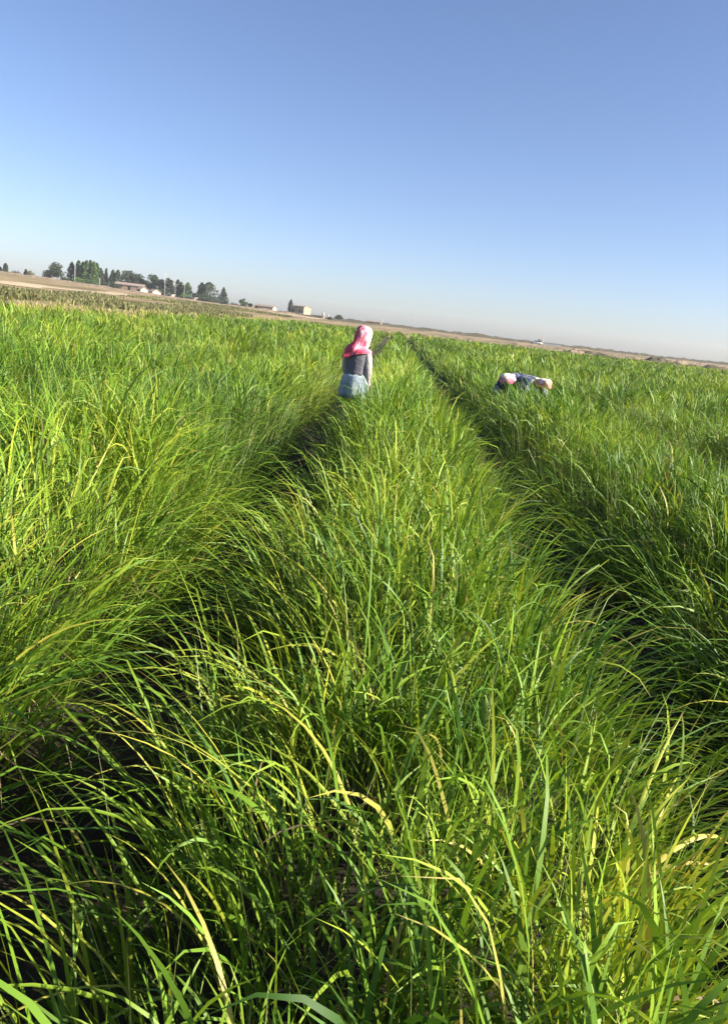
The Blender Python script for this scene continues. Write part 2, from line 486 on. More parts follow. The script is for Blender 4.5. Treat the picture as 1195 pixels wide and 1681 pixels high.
hr = np.random.default_rng(23)
GREENS = [(0.085, 0.165, 0.016), (0.15, 0.235, 0.02), (0.25, 0.31, 0.025), (0.34, 0.37, 0.04), (0.19, 0.27, 0.022), (0.42, 0.40, 0.06)]
def hero(n, row, x0, x1, y0, y1, side, t=(0.15, 0.5), b=(1.0, 2.3), w=(0.0065, 0.0108), Lr=(0.5, 0.82)):
    for _ in range(n):
        x = hr.uniform(x0, x1); y = hr.uniform(y0, y1)
        phi = (0 if side > 0 else math.pi) + hr.normal(0, 0.55) if side else hr.uniform(0, 2 * math.pi)
        c = np.array(GREENS[hr.integers(len(GREENS) if side else 3)]) * hr.uniform(0.85, 1.2)
        leaf(row, x, y, hr.uniform(*Lr), phi, hr.uniform(*t), hr.uniform(*b), hr.uniform(1.3, 2.3), hr.uniform(*w), hr.normal(0, 0.5), c,
             hr.uniform(0.05, 0.2) if hr.random() < 0.2 else 0.0, hr.normal(0, 0.3), hr.normal(0, 0.6))
hero(90, 0, -0.40, 0.15, 1.1, 2.8, -1)
hero(50, 0, 0.1, 0.55, 1.1, 2.6, 0, t=(0.1, 0.45), b=(1.0, 2.2), Lr=(0.45, 0.68))
hero(72, 0, 0.42, 0.8, 1.1, 3.0, 1)
hero(60, -1, -1.7, -1.2, 1.5, 3.6, 1, b=(0.6, 1.6))
hero(30, 1, 1.6, 2.0, 1.7, 3.2, -1)
# yellowing bent leaves low on the right of the middle row
x, y = at_height(985, 1500, 0.42)
for k, (dx, dy, L, ph, t0, bd, w, c) in enumerate([
        (0.00, 0.00, 0.62, 0.5, 0.25, 2.4, 0.020, (0.62, 0.50, 0.10)), (-0.03, 0.03, 0.50, 0.2, 0.35, 1.9, 0.017, (0.55, 0.44, 0.12)),
        (0.04, -0.02, 0.58, 1.0, 0.2, 1.5, 0.015, (0.46, 0.44, 0.07)), (-0.06, -0.03, 0.55, 3.6, 0.3, 1.6, 0.015, (0.42, 0.42, 0.06)),
        (0.02, 0.05, 0.66, 0.9, 0.15, 1.0, 0.014, (0.40, 0.42, 0.06))]):
    leaf(0, x + dx, y + dy, L, ph, t0, bd, 1.6, w, 0.3, c, 0.1 if k < 2 else 0)

# ------------------------------------------------------------------ grassy verge, spoil bank straw, crop strip on the left
def low_cover(name, label, xs, ys, Lm, wid, pal, mat, nseg=2, lean=0.5, zoff=0.0, cat='grass'):
    N = len(xs)
    root = np.stack([xs, ys, terrain(xs, ys) - 0.02 + zoff], -1)
    c = np.array(pal)[rng.integers(0, len(pal), N)] * rng.uniform(0.75, 1.2, (N, 1))
    v, f, cl = blade_mesh(root, Lm * rng.uniform(0.5, 1.3, N), rng.uniform(0, 6.28, N), np.abs(rng.normal(0, lean * 0.6, N)), rng.gamma(2, lean * 0.5, N),
                          np.full(N, 1.5), wid * rng.uniform(0.6, 1.4, N), rng.normal(0, 0.6, N), nseg, c)
    return tag(mesh_obj(name, np_mesh(name, v, f, True, cl), mat), label, cat, kind='stuff')

n = 8400
ys = -0.3 + 44 * rng.random(n) ** 1.9; fc = np.array([-2.95, -0.74, 1.20, 3.62])[rng.integers(0, 4, n)]; xs = fc + rng.normal(0, 0.17, n)
half = n * 2 // 3
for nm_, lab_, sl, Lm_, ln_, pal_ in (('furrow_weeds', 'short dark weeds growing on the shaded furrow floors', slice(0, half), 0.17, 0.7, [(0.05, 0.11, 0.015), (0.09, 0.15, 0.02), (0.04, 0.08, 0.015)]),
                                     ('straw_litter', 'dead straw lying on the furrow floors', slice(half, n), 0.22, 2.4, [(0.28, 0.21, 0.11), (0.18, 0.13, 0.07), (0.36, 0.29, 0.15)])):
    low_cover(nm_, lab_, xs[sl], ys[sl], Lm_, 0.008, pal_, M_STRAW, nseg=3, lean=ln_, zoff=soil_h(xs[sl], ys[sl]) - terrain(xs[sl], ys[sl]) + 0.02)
n = 9000
ys = 18 + 88 * rng.random(n) ** 1.3; xs = bank_centre(ys) + rng.normal(0.25, 0.8, n)
kp = vnoise(ys * 0.3 + 3, xs * 0.6) > 0.26
low_cover('dry_grass', 'pale straw and dry grass on the spoil bank left of the field', xs[kp], ys[kp], 0.30, 0.05,
          [(0.36, 0.30, 0.13), (0.44, 0.37, 0.18), (0.22, 0.24, 0.06), (0.27, 0.25, 0.09)], M_STRAW)
n = 42000
ys = rng.uniform(42, 215, n); d0 = rng.uniform(0, 1, n)
xs = -17.5 - (ys - 30) * 0.06 - d0 * (16 + 0.10 * ys)
den = vnoise(xs * 0.12 + 2, ys * 0.035 + 5)
kp = rng.random(n) < smooth(0.3, 0.62, den)
low_cover('crop_strip', 'low dark green crop on the slope between bank and track', xs[kp], ys[kp], 0.42, 0.20,
          [(0.10, 0.115, 0.032), (0.13, 0.13, 0.045), (0.16, 0.145, 0.062), (0.08, 0.10, 0.03), (0.19, 0.165, 0.075)], M_TREE, lean=0.6)
n = 9000
xs = rng.uniform(-8, 75, n); ys = 107 + 14 * rng.random(n) + 0.05 * xs
kp = vnoise(xs * 0.25, ys * 0.25) > 0.4
low_cover('verge_grass', 'thin olive grass on the verge at the far end of the field', xs[kp], ys[kp], 0.45, 0.16,
          [(0.20, 0.21, 0.06), (0.28, 0.26, 0.09), (0.14, 0.17, 0.045), (0.40, 0.34, 0.15)], M_STRAW, lean=0.5)

# dirt track under the village
M_TRACK = mat_noise('pale_dirt', [(0.3, (0.30, 0.235, 0.14)), (0.55, (0.42, 0.335, 0.21)), (0.75, (0.34, 0.28, 0.155))], 0.35, 0.95)
tp = np.array([[*far_xy(-60, 108)], [*far_xy(20, 118)], [*far_xy(100, 140)], [*far_xy(200, 178)], [*far_xy(300, 205)], [*far_xy(420, 235)], [*far_xy(520, 262)]])
def track(u, v):
    xc = np.interp(u, np.linspace(0, 1, len(tp)), tp[:, 0]); yc = np.interp(u, np.linspace(0, 1, len(tp)), tp[:, 1])
    return xc - v * 0.7 * (1 + 0.3 * np.sin(u * 40)), yc + v
sheet('dirt_track', track, np.linspace(0, 1, 120), np.linspace(-5, 6, 9), M_TRACK, 0.06, 'pale dirt track below the village')

# ------------------------------------------------------------------ far end banks and mounds
M_EARTH = mat_noise('brown_earth', [(0.3, (0.09, 0.065, 0.04)), (0.5, (0.20, 0.145, 0.09)), (0.7, (0.34, 0.26, 0.17))], 0.9, 0.95)
M_DARKBANK = mat_noise('scrubby_bank', [(0.3, (0.035, 0.035, 0.018)), (0.55, (0.075, 0.062, 0.035)), (0.75, (0.14, 0.105, 0.065))], 0.4, 0.95)
def lump(name, x, y, sx, sy, h, mat, seed, label, kind='structure', n=14):
    r = np.random.default_rng(seed)
    o1, o2 = r.random(2) * 50
    us = np.linspace(-1, 1, n * 2); ws = np.linspace(-1, 1, n)
    U, V = np.meshgrid(us, ws)
    rr = np.clip(1 - np.sqrt(U ** 2 + V ** 2), 0, 1)
    zz = h * smooth(0, 0.8, rr) * (0.45 + 0.9 * vnoise(U * 2.6 + o1, V * 2.2 + o2)) * (0.35 + 1.3 * vnoise(U * 9 + o2, V * 7 + o1))
    wx, wy = x + U * sx, y + V * sy
    z = terrain(wx, wy) - 0.12 + zz
    i = np.arange(U.size).reshape(U.shape)
    f = np.stack([i[:-1, :-1], i[:-1, 1:], i[1:, 1:], i[1:, :-1]], -1).reshape(-1, 4)
    z0 = th(x, y)
    o = mesh_obj(name, np_mesh(name, np.stack([wx - x, wy - y, z - z0], -1).reshape(-1, 3), f), mat)
    o.location = (x, y, z0)
    return tag(o, label, None, kind=kind)

def bank_line(name, px0, px1, d0, d1, h, thick, mat, seed, label, seg=90):
    r = np.random.default_rng(seed); o1 = r.random() * 60
    t = np.linspace(0, 1, seg)
    P = np.array([far_xy(px0 + (px1 - px0) * q, d0 + (d1 - d0) * q) for q in t])
    hh = h * (0.62 + 0.38 * vnoise(t * seg * 0.22 + o1, 1.5) + 0.4 * (vnoise(t * seg * 0.9 + o1, 7.5) - 0.5))
    hh *= np.clip(np.minimum(t, 1 - t) * 12, 0.05, 1)
    prof = [(-1, 0), (-0.55, 0.55), (-0.2, 0.95), (0.25, 1.0), (0.6, 0.5), (1, 0)]
    V = []
    for (a, b) in prof:
        x = P[:, 0]; y = P[:, 1] + a * thick
        V.append(np.stack([x, y, terrain(x, y) - 0.1 + b * hh * (0.85 + 0.3 * vnoise(x * 0.7, y + 3.0))], -1))
    V = np.array(V); m = len(prof)
    i = np.arange(m * seg).reshape(m, seg)
    f = np.stack([i[:-1, :-1], i[:-1, 1:], i[1:, 1:], i[1:, :-1]], -1).reshape(-1, 4)
    return tag(mesh_obj(name, np_mesh(name, V.reshape(-1, 3), f), mat), label, None, kind='structure')

bank_line('earth_bank', 500, 1330, 330, 340, 1.5, 3, M_DARKBANK, 4, 'dark scrubby bank along the skyline on the right', 160)
bank_line('earth_bank', 440, 720, 270, 300, 0.95, 4, M_DARKBANK, 8, 'dark low bank on the skyline behind the walking person', 80)
bank_line('earth_bank', 690, 1300, 180, 170, 0.75, 3, M_EARTH, 9, 'brown earth bank beyond the far field edge', 140)
bank_line('earth_bank', 640, 1010, 122, 126, 0.7, 2.0, M_DARKBANK, 10, 'thin dark weedy ridge at the end of the rows', 90)
bank_line('earth_bank', -80, 520, 250, 268, 0.9, 5, M_EARTH, 12, 'reddish brown bank under the village trees', 110)
for k, (px, d, sx_, sy_, h) in enumerate([(1000, 150, 4, 2.5, .8), (1042, 165, 5, 3, .8), (1082, 160, 4, 2.5, 1.25), (1108, 175, 6, 3, 1.6), (1130, 150, 4.5, 2.5, 1.2),
                                         (1150, 165, 5, 3, 1.5), (1172, 150, 5, 3, 1.2), (1195, 160, 5, 3, 1.3), (972, 175, 4, 3, 1.0), (944, 160, 2.2, 1.6, .9), (1215, 140, 5, 3, 1.1)]):
    x, y = far_xy(px, d)
    lump('earth_mound', x, y, sx_ * 1.2, sy_, h * 0.62, M_EARTH if k % 2 else M_DARKBANK, 40 + k, 'heap of bare earth at the right end of the field')

# ------------------------------------------------------------------ trees
def crown_mesh(name, h, w, kind, seed, pal, n=1100, base=0.12):
    r = np.random.default_rng(seed)
    if kind == 'poplar':                       # narrow upright column
        z = base * h + (1 - base) * h * r.random(n) ** 0.9
        t = (z / h - base) / (1 - base)
        rad = 0.80 * w * np.sin(np.clip(t * 0.93 + 0.07, 0, 1) * np.pi) ** 0.5 * (1 - 0.45 * t)
        lob = 0.75 + 0.5 * vnoise(z * 1.1 + seed, 2.2)
        a = r.uniform(0, 6.283, n); q = np.sqrt(r.random(n)) * lob
        P = np.stack([np.cos(a) * rad * q, np.sin(a) * rad * q, z], -1)
    elif kind == 'cone':
        t = r.random(n) ** 1.5
        z = base * h + (1 - base) * h * t
        rad = 0.5 * w * (1 - t) ** 0.9 + 0.03 * w
        a = r.uniform(0, 6.283, n); q = np.sqrt(r.random(n)) * (0.75 + 0.45 * vnoise(a * 2 + seed, z * 1.4))
        P = np.stack([np.cos(a) * rad * q, np.sin(a) * rad * q, z], -1)
    else:                                      # round: leaf clumps on limbs
        m = 30
        cz = h * r.uniform(0.20, 0.86, m); t = (cz / h - 0.18) / 0.7
        cr = 0.5 * w * np.sqrt(np.clip(1 - (2 * t - 0.9) ** 2 * 0.75, 0.15, 1)) * 0.78 * np.sqrt(r.random(m)); ca = r.uniform(0, 6.283, m)
        cs = w * r.uniform(0.14, 0.26, m)
        k = r.integers(0, m, n)
        d = r.normal(0, 1, (n, 3)); d /= np.linalg.norm(d, axis=1)[:, None]
        d *= (r.random((n, 1)) ** 0.4) * cs[k][:, None] * np.array([1, 1, 0.85])
        P = np.stack([cr[k] * np.cos(ca[k]), cr[k] * np.sin(ca[k]), cz[k]], -1) + d
    s = 0.075 * h ** 0.55 * r.uniform(0.8, 1.7, n) * 1.2
    u = r.normal(0, 1, (n, 3)); u /= np.linalg.norm(u, axis=1)[:, None]
    v = np.cross(u, r.normal(0, 1, (n, 3))); v /= np.linalg.norm(v, axis=1)[:, None]
    S = s[:, None]
    V = np.stack([P - u * S, P - v * S * 0.6, P + u * S, P + v * S * 0.6], 1).reshape(-1, 3)
    F_ = np.arange(4 * n).reshape(n, 4)
    c = np.array(pal)[r.integers(0, len(pal), n)] * r.uniform(0.75, 1.25, (n, 1))
    return np_mesh(name, V, F_, False, np.repeat(c, 4, 0))

P_POP = [(0.055, 0.10, 0.03), (0.075, 0.13, 0.04), (0.045, 0.08, 0.03)]
P_GREEN = [(0.075, 0.14, 0.035), (0.10, 0.17, 0.045), (0.06, 0.10, 0.03)]
P_DARK = [(0.04, 0.065, 0.03), (0.055, 0.08, 0.035), (0.035, 0.05, 0.03)]
def tree(name, px, dist, hpx, wpx, kind, pal, label, seed, sink=0.0):
    x, y = far_xy(px, dist)
    k = dist / FPX * 1.02
    h, w = hpx * k, wpx * k * 1.15
    e = empty(name, (x, y, th(x, y) - sink), seed * 1.3)
    tag(e, label, 'tree', 'trees around the village')
    bm = bmesh.new()
    top = h * (0.9 if kind != 'round' else 0.55)
    tr = max(0.05, 0.022 * h)
    tube(bm, [(0, 0, -0.3), (0.02 * h, 0, top * 0.4), (0, 0.02 * h, top)], [tr * 1.3, tr * 0.8, tr * 0.25], 7)
    r = np.random.default_rng(seed + 900)
    for i in range(6 if kind == 'round' else 4):
        a = i * 1.1 + r.random(); z0 = top * r.uniform(0.35, 0.8); rr = 0.3 * w
        tube(bm, [(0, 0, z0), (rr * 0.5 * math.cos(a), rr * 0.5 * math.sin(a), z0 + 0.09 * h), (rr * math.cos(a), rr * math.sin(a), z0 + 0.2 * h)], [tr * 0.45, tr * 0.3, tr * 0.1], 5)
    bm_obj('trunk', bm, M_BARK, e, True)
    mesh_obj('crown', crown_mesh('crown', h, w, kind, seed, pal, 1300 if kind == 'round' else 900, 0.04 if kind != 'poplar' else 0.06), M_TREE, e)
    return e
TREES = [
    ('poplar_tree', 1, 300, 11, 5, 'poplar', P_DARK, 'short dark tree at the extreme left edge of the skyline'),
    ('poplar_tree', 10, 300, 17, 6, 'poplar', P_DARK, 'lone slim dark poplar near the left picture edge'),
    ('bush', 26, 300, 6, 16, 'round', P_DARK, 'low flat bush right of the lone slim poplar'),
    ('poplar_tree', 43, 300, 11, 4, 'poplar', P_DARK, 'small thin tree beside a pale bush on the bare slope'),
    ('bush', 51, 300, 9, 10, 'round', [(0.17, 0.18, 0.10), (0.22, 0.21, 0.13)], 'pale grey green bush beside a small thin tree'),
    ('round_tree', 94, 290, 26, 26, 'round', P_DARK, 'dark lopsided round tree left of the poplar clump'),
    ('bush', 80, 288, 14, 16, 'round', P_DARK, 'dark bush at the foot of the lopsided round tree'),
    ('poplar_tree', 118, 285, 31, 9, 'poplar', P_DARK, 'dark poplar at the left end of the poplar clump'),
    ('poplar_tree', 129, 284, 35, 10, 'poplar', P_POP, 'broad poplar right of the pole in front of the clump'),
    ('poplar_tree', 136, 281, 34, 9, 'poplar', P_GREEN, 'bright green poplar in the left half of the clump'),
    ('poplar_tree', 142, 280, 37, 10, 'poplar', P_GREEN, 'tallest green poplar in the middle of the clump'),
    ('poplar_tree', 148, 282, 38, 6, 'poplar', P_DARK, 'slim dark poplar spire in the middle of the clump'),
    ('poplar_tree', 154, 280, 37, 9, 'poplar', P_GREEN, 'green poplar in the right half of the clump'),
    ('poplar_tree', 159, 284, 35, 7, 'poplar', P_POP, 'slender poplar near the right end of the clump'),
    ('poplar_tree', 165, 286, 28, 10, 'poplar', P_DARK, 'shorter wide poplar at the right end of the clump'),
    ('poplar_tree', 174, 290, 29, 4, 'poplar', P_DARK, 'very thin poplar standing alone right of the clump'),
    ('poplar_tree', 185, 288, 28, 9, 'poplar', P_DARK, 'left one of two small dark trees before the brick house'),
    ('poplar_tree', 193, 288, 29, 9, 'poplar', P_DARK, 'right one of two small dark trees before the brick house'),
    ('bush', 171, 276, 9, 12, 'round', P_DARK, 'dark bush at the right foot of the poplar clump'),
    ('bush', 188, 276, 9, 20, 'round', P_DARK, 'long dark bush under the two small trees'),
    ('round_tree', 211, 300, 32, 22, 'round', P_DARK, 'left half of the big dark tree behind the brick house'),
    ('round_tree', 225, 300, 31, 20, 'round', P_DARK, 'right half of the big dark tree behind the brick house'),
    ('round_tree', 251, 300, 31, 22, 'round', P_DARK, 'peaked dark tree behind the white gabled hut'),
    ('round_tree', 264, 298, 27, 12, 'round', P_DARK, 'narrow dark tree just left of the tall pole'),
    ('round_tree', 277, 298, 29, 16, 'round', P_DARK, 'blocky dark tree just right of the tall pole'),
    ('poplar_tree', 291, 292, 28, 8, 'poplar', P_DARK, 'left of three upright trees right of the blocky tree'),
    ('poplar_tree', 297, 292, 25, 9, 'poplar', P_DARK, 'middle of three upright trees right of the blocky tree'),
    ('poplar_tree', 307, 290, 26, 12, 'poplar', P_POP, 'right of three upright trees, beside the white shed'),
    ('bush', 303, 284, 9, 18, 'round', P_GREEN, 'green bush under the three upright trees'),
    ('bush', 319, 300, 13, 7, 'round', P_DARK, 'small dark tree behind the tiny white shed'),
    ('round_tree', 330, 290, 29, 12, 'poplar', P_DARK, 'narrow peak of the paired trees right of the white shed'),
    ('round_tree', 342, 290, 31, 20, 'poplar', P_DARK, 'broad peak of the paired trees right of the white shed'),
    ('bush', 339, 284, 10, 32, 'round', P_DARK, 'wide dark bush under the paired trees'),
    ('conifer_tree', 366, 290, 27, 19, 'cone', P_DARK, 'conical dark tree standing alone'),
    ('bush', 385, 290, 4, 16, 'round', P_DARK, 'low hedge piece right of the conical tree'),
    ('bush', 399, 290, 14, 13, 'round', P_POP, 'small round tree left of the white walled barn'),
    ('bush', 411, 296, 9, 7, 'round', P_DARK, 'little dark bush at the left end of the barn'),
    ('cypress_tree', 476, 285, 22, 5, 'poplar', P_DARK, 'dark column of a cypress left of the sunlit tan house'),
    ('bush', 557, 290, 9, 13, 'round', P_DARK, 'dark bush right of the white tanks'),
    ('bush', 541, 275, 5, 8, 'round', P_DARK, 'little bush at the foot of the white tanks'),
    ('bush', 108, 276, 7, 16, 'round', P_DARK, 'low dark hedge left of the poplar clump'),
    ('bush', 128, 272, 9, 20, 'round', P_GREEN, 'green bush at the left foot of the poplar clump'),
    ('bush', 150, 272, 10, 24, 'round', P_POP, 'wide bush at the foot of the tallest poplars'),
    ('bush', 201, 290, 15, 14, 'round', P_DARK, 'dark bush touching the left end of the brick house'),
    ('round_tree', 239, 304, 20, 14, 'round', P_POP, 'lower tree filling the gap behind the white gabled hut'),
    ('bush', 266, 286, 10, 18, 'round', P_DARK, 'dark bush at the foot of the tall pole'),
    ('bush', 287, 290, 12, 14, 'round', P_DARK, 'dark bush left of the three upright trees'),
    ('bush', 326, 288, 10, 12, 'round', P_DARK, 'dark bush just right of the tiny white shed'),
    ('bush', 353, 288, 7, 12, 'round', P_DARK, 'low bush between paired trees and conical tree'),
    ('bush', 884, 300, 8, 7, 'round', P_DARK, 'dark shrub standing behind the white car'),
]
for i, (nm, px, d, hp, wp, kd, pal, lab) in enumerate(TREES):
    tree(nm, px, d, hp, wp, kd, pal, lab, 100 + i * 7, 0.15)

# ------------------------------------------------------------------ buildings, poles, tanks
def plain(name, c, rough=0.85, var=0.25, scale=1.2):
    lo = tuple(v * (1 - var) for v in c); hi = tuple(min(1, v * (1 + var * 0.5)) for v in c)
    return mat_noise(name, [(0.3, lo), (0.7, hi)], scale, rough)
M_TANW = plain('tan_plaster', (0.34, 0.28, 0.18)); M_WHITE = plain('white_plaster', (0.40, 0.36, 0.29)); M_BRICK = plain('brick_wall', (0.25, 0.175, 0.125))
M_ROOF = plain('grey_roof', (0.25, 0.22, 0.19)); M_ROOFP = plain('brownish_roof', (0.26, 0.20, 0.165)); M_DARK = plain('dark_opening', (0.02, 0.018, 0.015))
M_FRAME = plain('window_frame', (0.45, 0.42, 0.36)); M_CONC = plain('concrete', (0.36, 0.355, 0.33)); M_GREYW = plain('grey_wall', (0.40, 0.41, 0.40))
M_GLASS = mat_noise('window_glass', [(0.3, (0.02, 0.025, 0.03)), (0.7, (0.03, 0.035, 0.04))], 2, 0.1, spec=0.6)

def house(name, px, dist, wm, dm, hm, rz, wallm, roofm, label, openings, gable=None, cat='house', flat=False, sidem=None, rise=0.9):
    """openings: (kind, x along front 0..1, z0, width, height) on the front, which faces -Y"""
    x, y = far_xy(px, dist)
    e = empty(name, (x, y, th(x, y) - 0.05), rz)
    tag(e, label, cat)
    # front wall cut around its openings; the other three walls solid
    xs_ = sorted({-wm / 2, wm / 2} | {q for o in openings for q in (-wm / 2 + o[1] * wm - o[3] / 2, -wm / 2 + o[1] * wm + o[3] / 2)})
    zs_ = sorted({-0.4, hm} | {q for o in openings for q in (o[2], o[2] + o[4])})
    t = 0.3
    bm = bmesh.new()
    for a, b in zip(xs_, xs_[1:]):
        for c_, d_ in zip(zs_, zs_[1:]):
            mx_, mz_ = (a + b) / 2, (c_ + d_) / 2
            if any(abs(mx_ + wm / 2 - o[1] * wm) < o[3] / 2 and o[2] < mz_ < o[2] + o[4] for o in openings): continue
            box(bm, a, b, -dm / 2, -dm / 2 + t, c_, d_)
    bmesh.ops.remove_doubles(bm, verts=bm.verts, dist=1e-4)
    box(bm, -wm / 2, wm / 2, dm / 2 - t, dm / 2, -0.4, hm)
    bm_obj('wall', bm, wallm, e)
    for s in (-1, 1):
        bm = bmesh.new()
        x0, x1 = (s * wm / 2 - t * (s > 0), s * wm / 2 + t * (s < 0))
        if gable == 'x' and not flat:
            pts = [(-dm / 2 + t, -0.4), (dm / 2 - t, -0.4), (dm / 2 - t, hm), (0, hm + rise * 0.96), (-dm / 2 + t, hm)]
            A = [bm.verts.new((x0, p, q)) for p, q in pts]; B = [bm.verts.new((x1, p, q)) for p, q in pts]
            bm.faces.new(A[::-1]); bm.faces.new(B)
            for i in range(5): bm.faces.new((A[i], A[(i + 1) % 5], B[(i + 1) % 5], B[i]))
        else:
            box(bm, x0, x1, -dm / 2 + t, dm / 2 - t, -0.4, hm)
        bm_obj('end_wall', bm, sidem or wallm, e)
    bm = bmesh.new(); ov = 0.3
    if flat:
        box(bm, -wm / 2 - ov, wm / 2 + ov, -dm / 2 - ov, dm / 2 + ov, hm + 0.003, hm + 0.25)
    else:
        for s in (-1, 1):
            A = [(-wm / 2 - ov, s * (dm / 2 + ov), hm - rise * ov / (dm / 2) + 0.05), (wm / 2 + ov, s * (dm / 2 + ov), hm - rise * ov / (dm / 2) + 0.05), (wm / 2 + ov, 0, hm + rise + 0.05), (-wm / 2 - ov, 0, hm + rise + 0.05)]
            lo_ = [bm.verts.new(a) for a in A]; hi_ = [bm.verts.new((a[0], a[1], a[2] + 0.14)) for a in A]
            bm.faces.new(lo_[::-1]); bm.faces.new(hi_)
            for i in range(4): bm.faces.new((lo_[i], lo_[(i + 1) % 4], hi_[(i + 1) % 4], hi_[i]))
    bm_obj('roof', bm, roofm, e)
    for (kd, fx, z0, ww, hh) in openings:
        cx = -wm / 2 + fx * wm
        bm = bmesh.new()
        if kd == 'window':
            box(bm, cx - ww / 2, cx + ww / 2, -dm / 2 + 0.16, -dm / 2 + 0.2, z0, z0 + hh)
            wo_ = bm_obj('window', bm, M_GLASS, e)
            bm = bmesh.new()
            for (a, b, c_, d_) in ((-ww / 2, ww / 2, 0, 0.08), (-ww / 2, ww / 2, hh - 0.08, hh), (-ww / 2, -ww / 2 + 0.08, 0.08, hh - 0.08), (ww / 2 - 0.08, ww / 2, 0.08, hh - 0.08), (-0.04, 0.04, 0.08, hh - 0.08)):
                box(bm, cx + a, cx + b, -dm / 2 + 0.1, -dm / 2 + 0.155, z0 + c_, z0 + d_)
            bm_obj('frame', bm, M_FRAME, wo_)
        else:
            box(bm, cx - ww / 2, cx + ww / 2, -dm / 2 + 0.18, -dm / 2 + 0.24, z0, z0 + hh)
            do = bm_obj('door', bm, M_DARK, e)
            bm = bmesh.new(); box(bm, cx + ww * 0.3, cx + ww * 0.36, -dm / 2 + 0.12, -dm / 2 + 0.18, z0 + hh * 0.48, z0 + hh * 0.53); bm_obj('handle', bm, M_CONC, do)
    return e

house('tan_house', 492, 285, 6.4, 4.4, 3.0, R(-28), M_TANW, M_ROOF, 'tan house with sunlit end wall right of the dark cypress',
      [('window', 0.72, 0.9, 1.3, 1.2), ('door', 0.25, 0.0, 1.0, 2.0)], gable='x', rise=0.35)
house('brick_house', 214, 280, 9.5, 5.0, 2.0, R(8), M_BRICK, M_ROOFP, 'long low brick house in front of the big dark tree',
      [('window', 0.2, 0.8, 1.0, 0.9), ('door', 0.5, 0.0, 1.0, 1.7), ('window', 0.8, 0.8, 1.0, 0.9)], gable='x', rise=0.7)
house('white_hut', 234, 274, 2.2, 3.2, 1.2, R(-35), M_WHITE, M_ROOFP, 'small white gabled hut at the right end of the brick house', [('door', 0.5, 0.0, 0.8, 1.1)], gable='x', rise=0.8)
house('white_hut', 254, 276, 2.6, 3.4, 1.1, R(-40), M_WHITE, M_ROOFP, 'white hut under the peaked dark tree', [('window', 0.5, 0.5, 0.7, 0.5)], gable='x', rise=0.8)
house('white_shed', 279, 282, 2.6, 2.0, 0.8, R(-15), M_WHITE, M_CONC, 'low white shed under the blocky dark tree', [('door', 0.5, 0.0, 0.7, 0.75)], flat=True, cat='shed')
house('white_shed', 317, 284, 2.2, 1.8, 1.0, R(-20), M_WHITE, M_CONC, 'tiny white shed between upright trees and paired trees', [('door', 0.4, 0.0, 0.7, 0.85)], flat=True, cat='shed')
house('white_barn', 436, 292, 7.2, 4.0, 1.3, R(-12), M_WHITE, M_ROOFP, 'long white walled barn with brownish roof left of the cypress', [('door', 0.08, 0.0, 1.2, 1.2), ('window', 0.5, 0.4, 0.8, 0.6)], gable='x', cat='barn', rise=0.6)
house('dark_shed', 522, 278, 4.4, 2.4, 0.7, R(-5), M_GREYW, M_ROOF, 'long low dark shed right of the tan house', [('door', 0.3, 0.0, 0.9, 0.65), ('window', 0.7, 0.2, 0.7, 0.4)], flat=True, cat='shed')
house('dark_shed', 614, 300, 5.4, 3.5, 1.3, R(-8), M_BRICK, M_ROOF, 'flat dark roofed shed on the skyline behind the walking person', [('window', 0.5, 0.4, 0.9, 0.6)], gable='x', cat='shed', rise=0.5)

def pole(px, dist, hpx, r0, mat, label, arms=True, cat='pole', grp='poles in the village'):
    x, y = far_xy(px, dist); h = hpx * dist / FPX * 1.02
    e = empty('utility_pole', (x, y, th(x, y) - 0.1), 0.4); tag(e, label, cat, grp)
    bm = bmesh.new(); tube(bm, [(0, 0, -0.3), (0, 0, h * 0.5), (0, 0, h)], [r0, r0 * 0.85, r0 * 0.65], 8); bm_obj('post', bm, mat, e, True)
    if arms:
        for z, wd in ((h - 0.3, 0.9), (h - 0.9, 0.7)):
            bm = bmesh.new(); box(bm, -wd, wd, -0.05, 0.05, z, z + 0.1); c = bm_obj('crossarm', bm, M_CONC, e)
            for sx_ in (-0.85, 0.85):
                bm = bmesh.new(); tube(bm, [(sx_ * wd, 0, z + 0.1), (sx_ * wd, 0, z + 0.2), (sx_ * wd, 0, z + 0.28)], [0.04, 0.06, 0.03], 6); bm_obj('insulator', bm, M_WHITE, c)
    return e
pole(123, 262, 35, 0.13, M_CONC, 'pale concrete pole in front of the poplar clump', False)
pole(270, 268, 38, 0.10, M_CONC, 'tall pale pole between the narrow and the blocky tree')
pole(287, 276, 22, 0.09, M_CONC, 'pale pole left of the three upright trees')
pole(302, 276, 26, 0.08, M_CONC, 'pale pole among the three upright trees')
pole(164, 262, 14, 0.14, M_CONC, 'short pale post at the right foot of the poplar clump', False)
pole(627, 310, 12, 0.16, M_CONC, 'white post right of the headscarf on the skyline', False)
pole(679, 330, 20, 0.13, M_CONC, 'taller white mast on the skyline above the row ends', False)
pole(890, 268, 14, 0.22, M_WHITE, 'white post at the rear of the parked car', False)
pole(1038, 330, 15, 0.08, M_CONC, 'left one of two faint thin masts on the right skyline', False)
pole(1049, 330, 14, 0.08, M_CONC, 'right one of two faint thin masts on the right skyline', False)

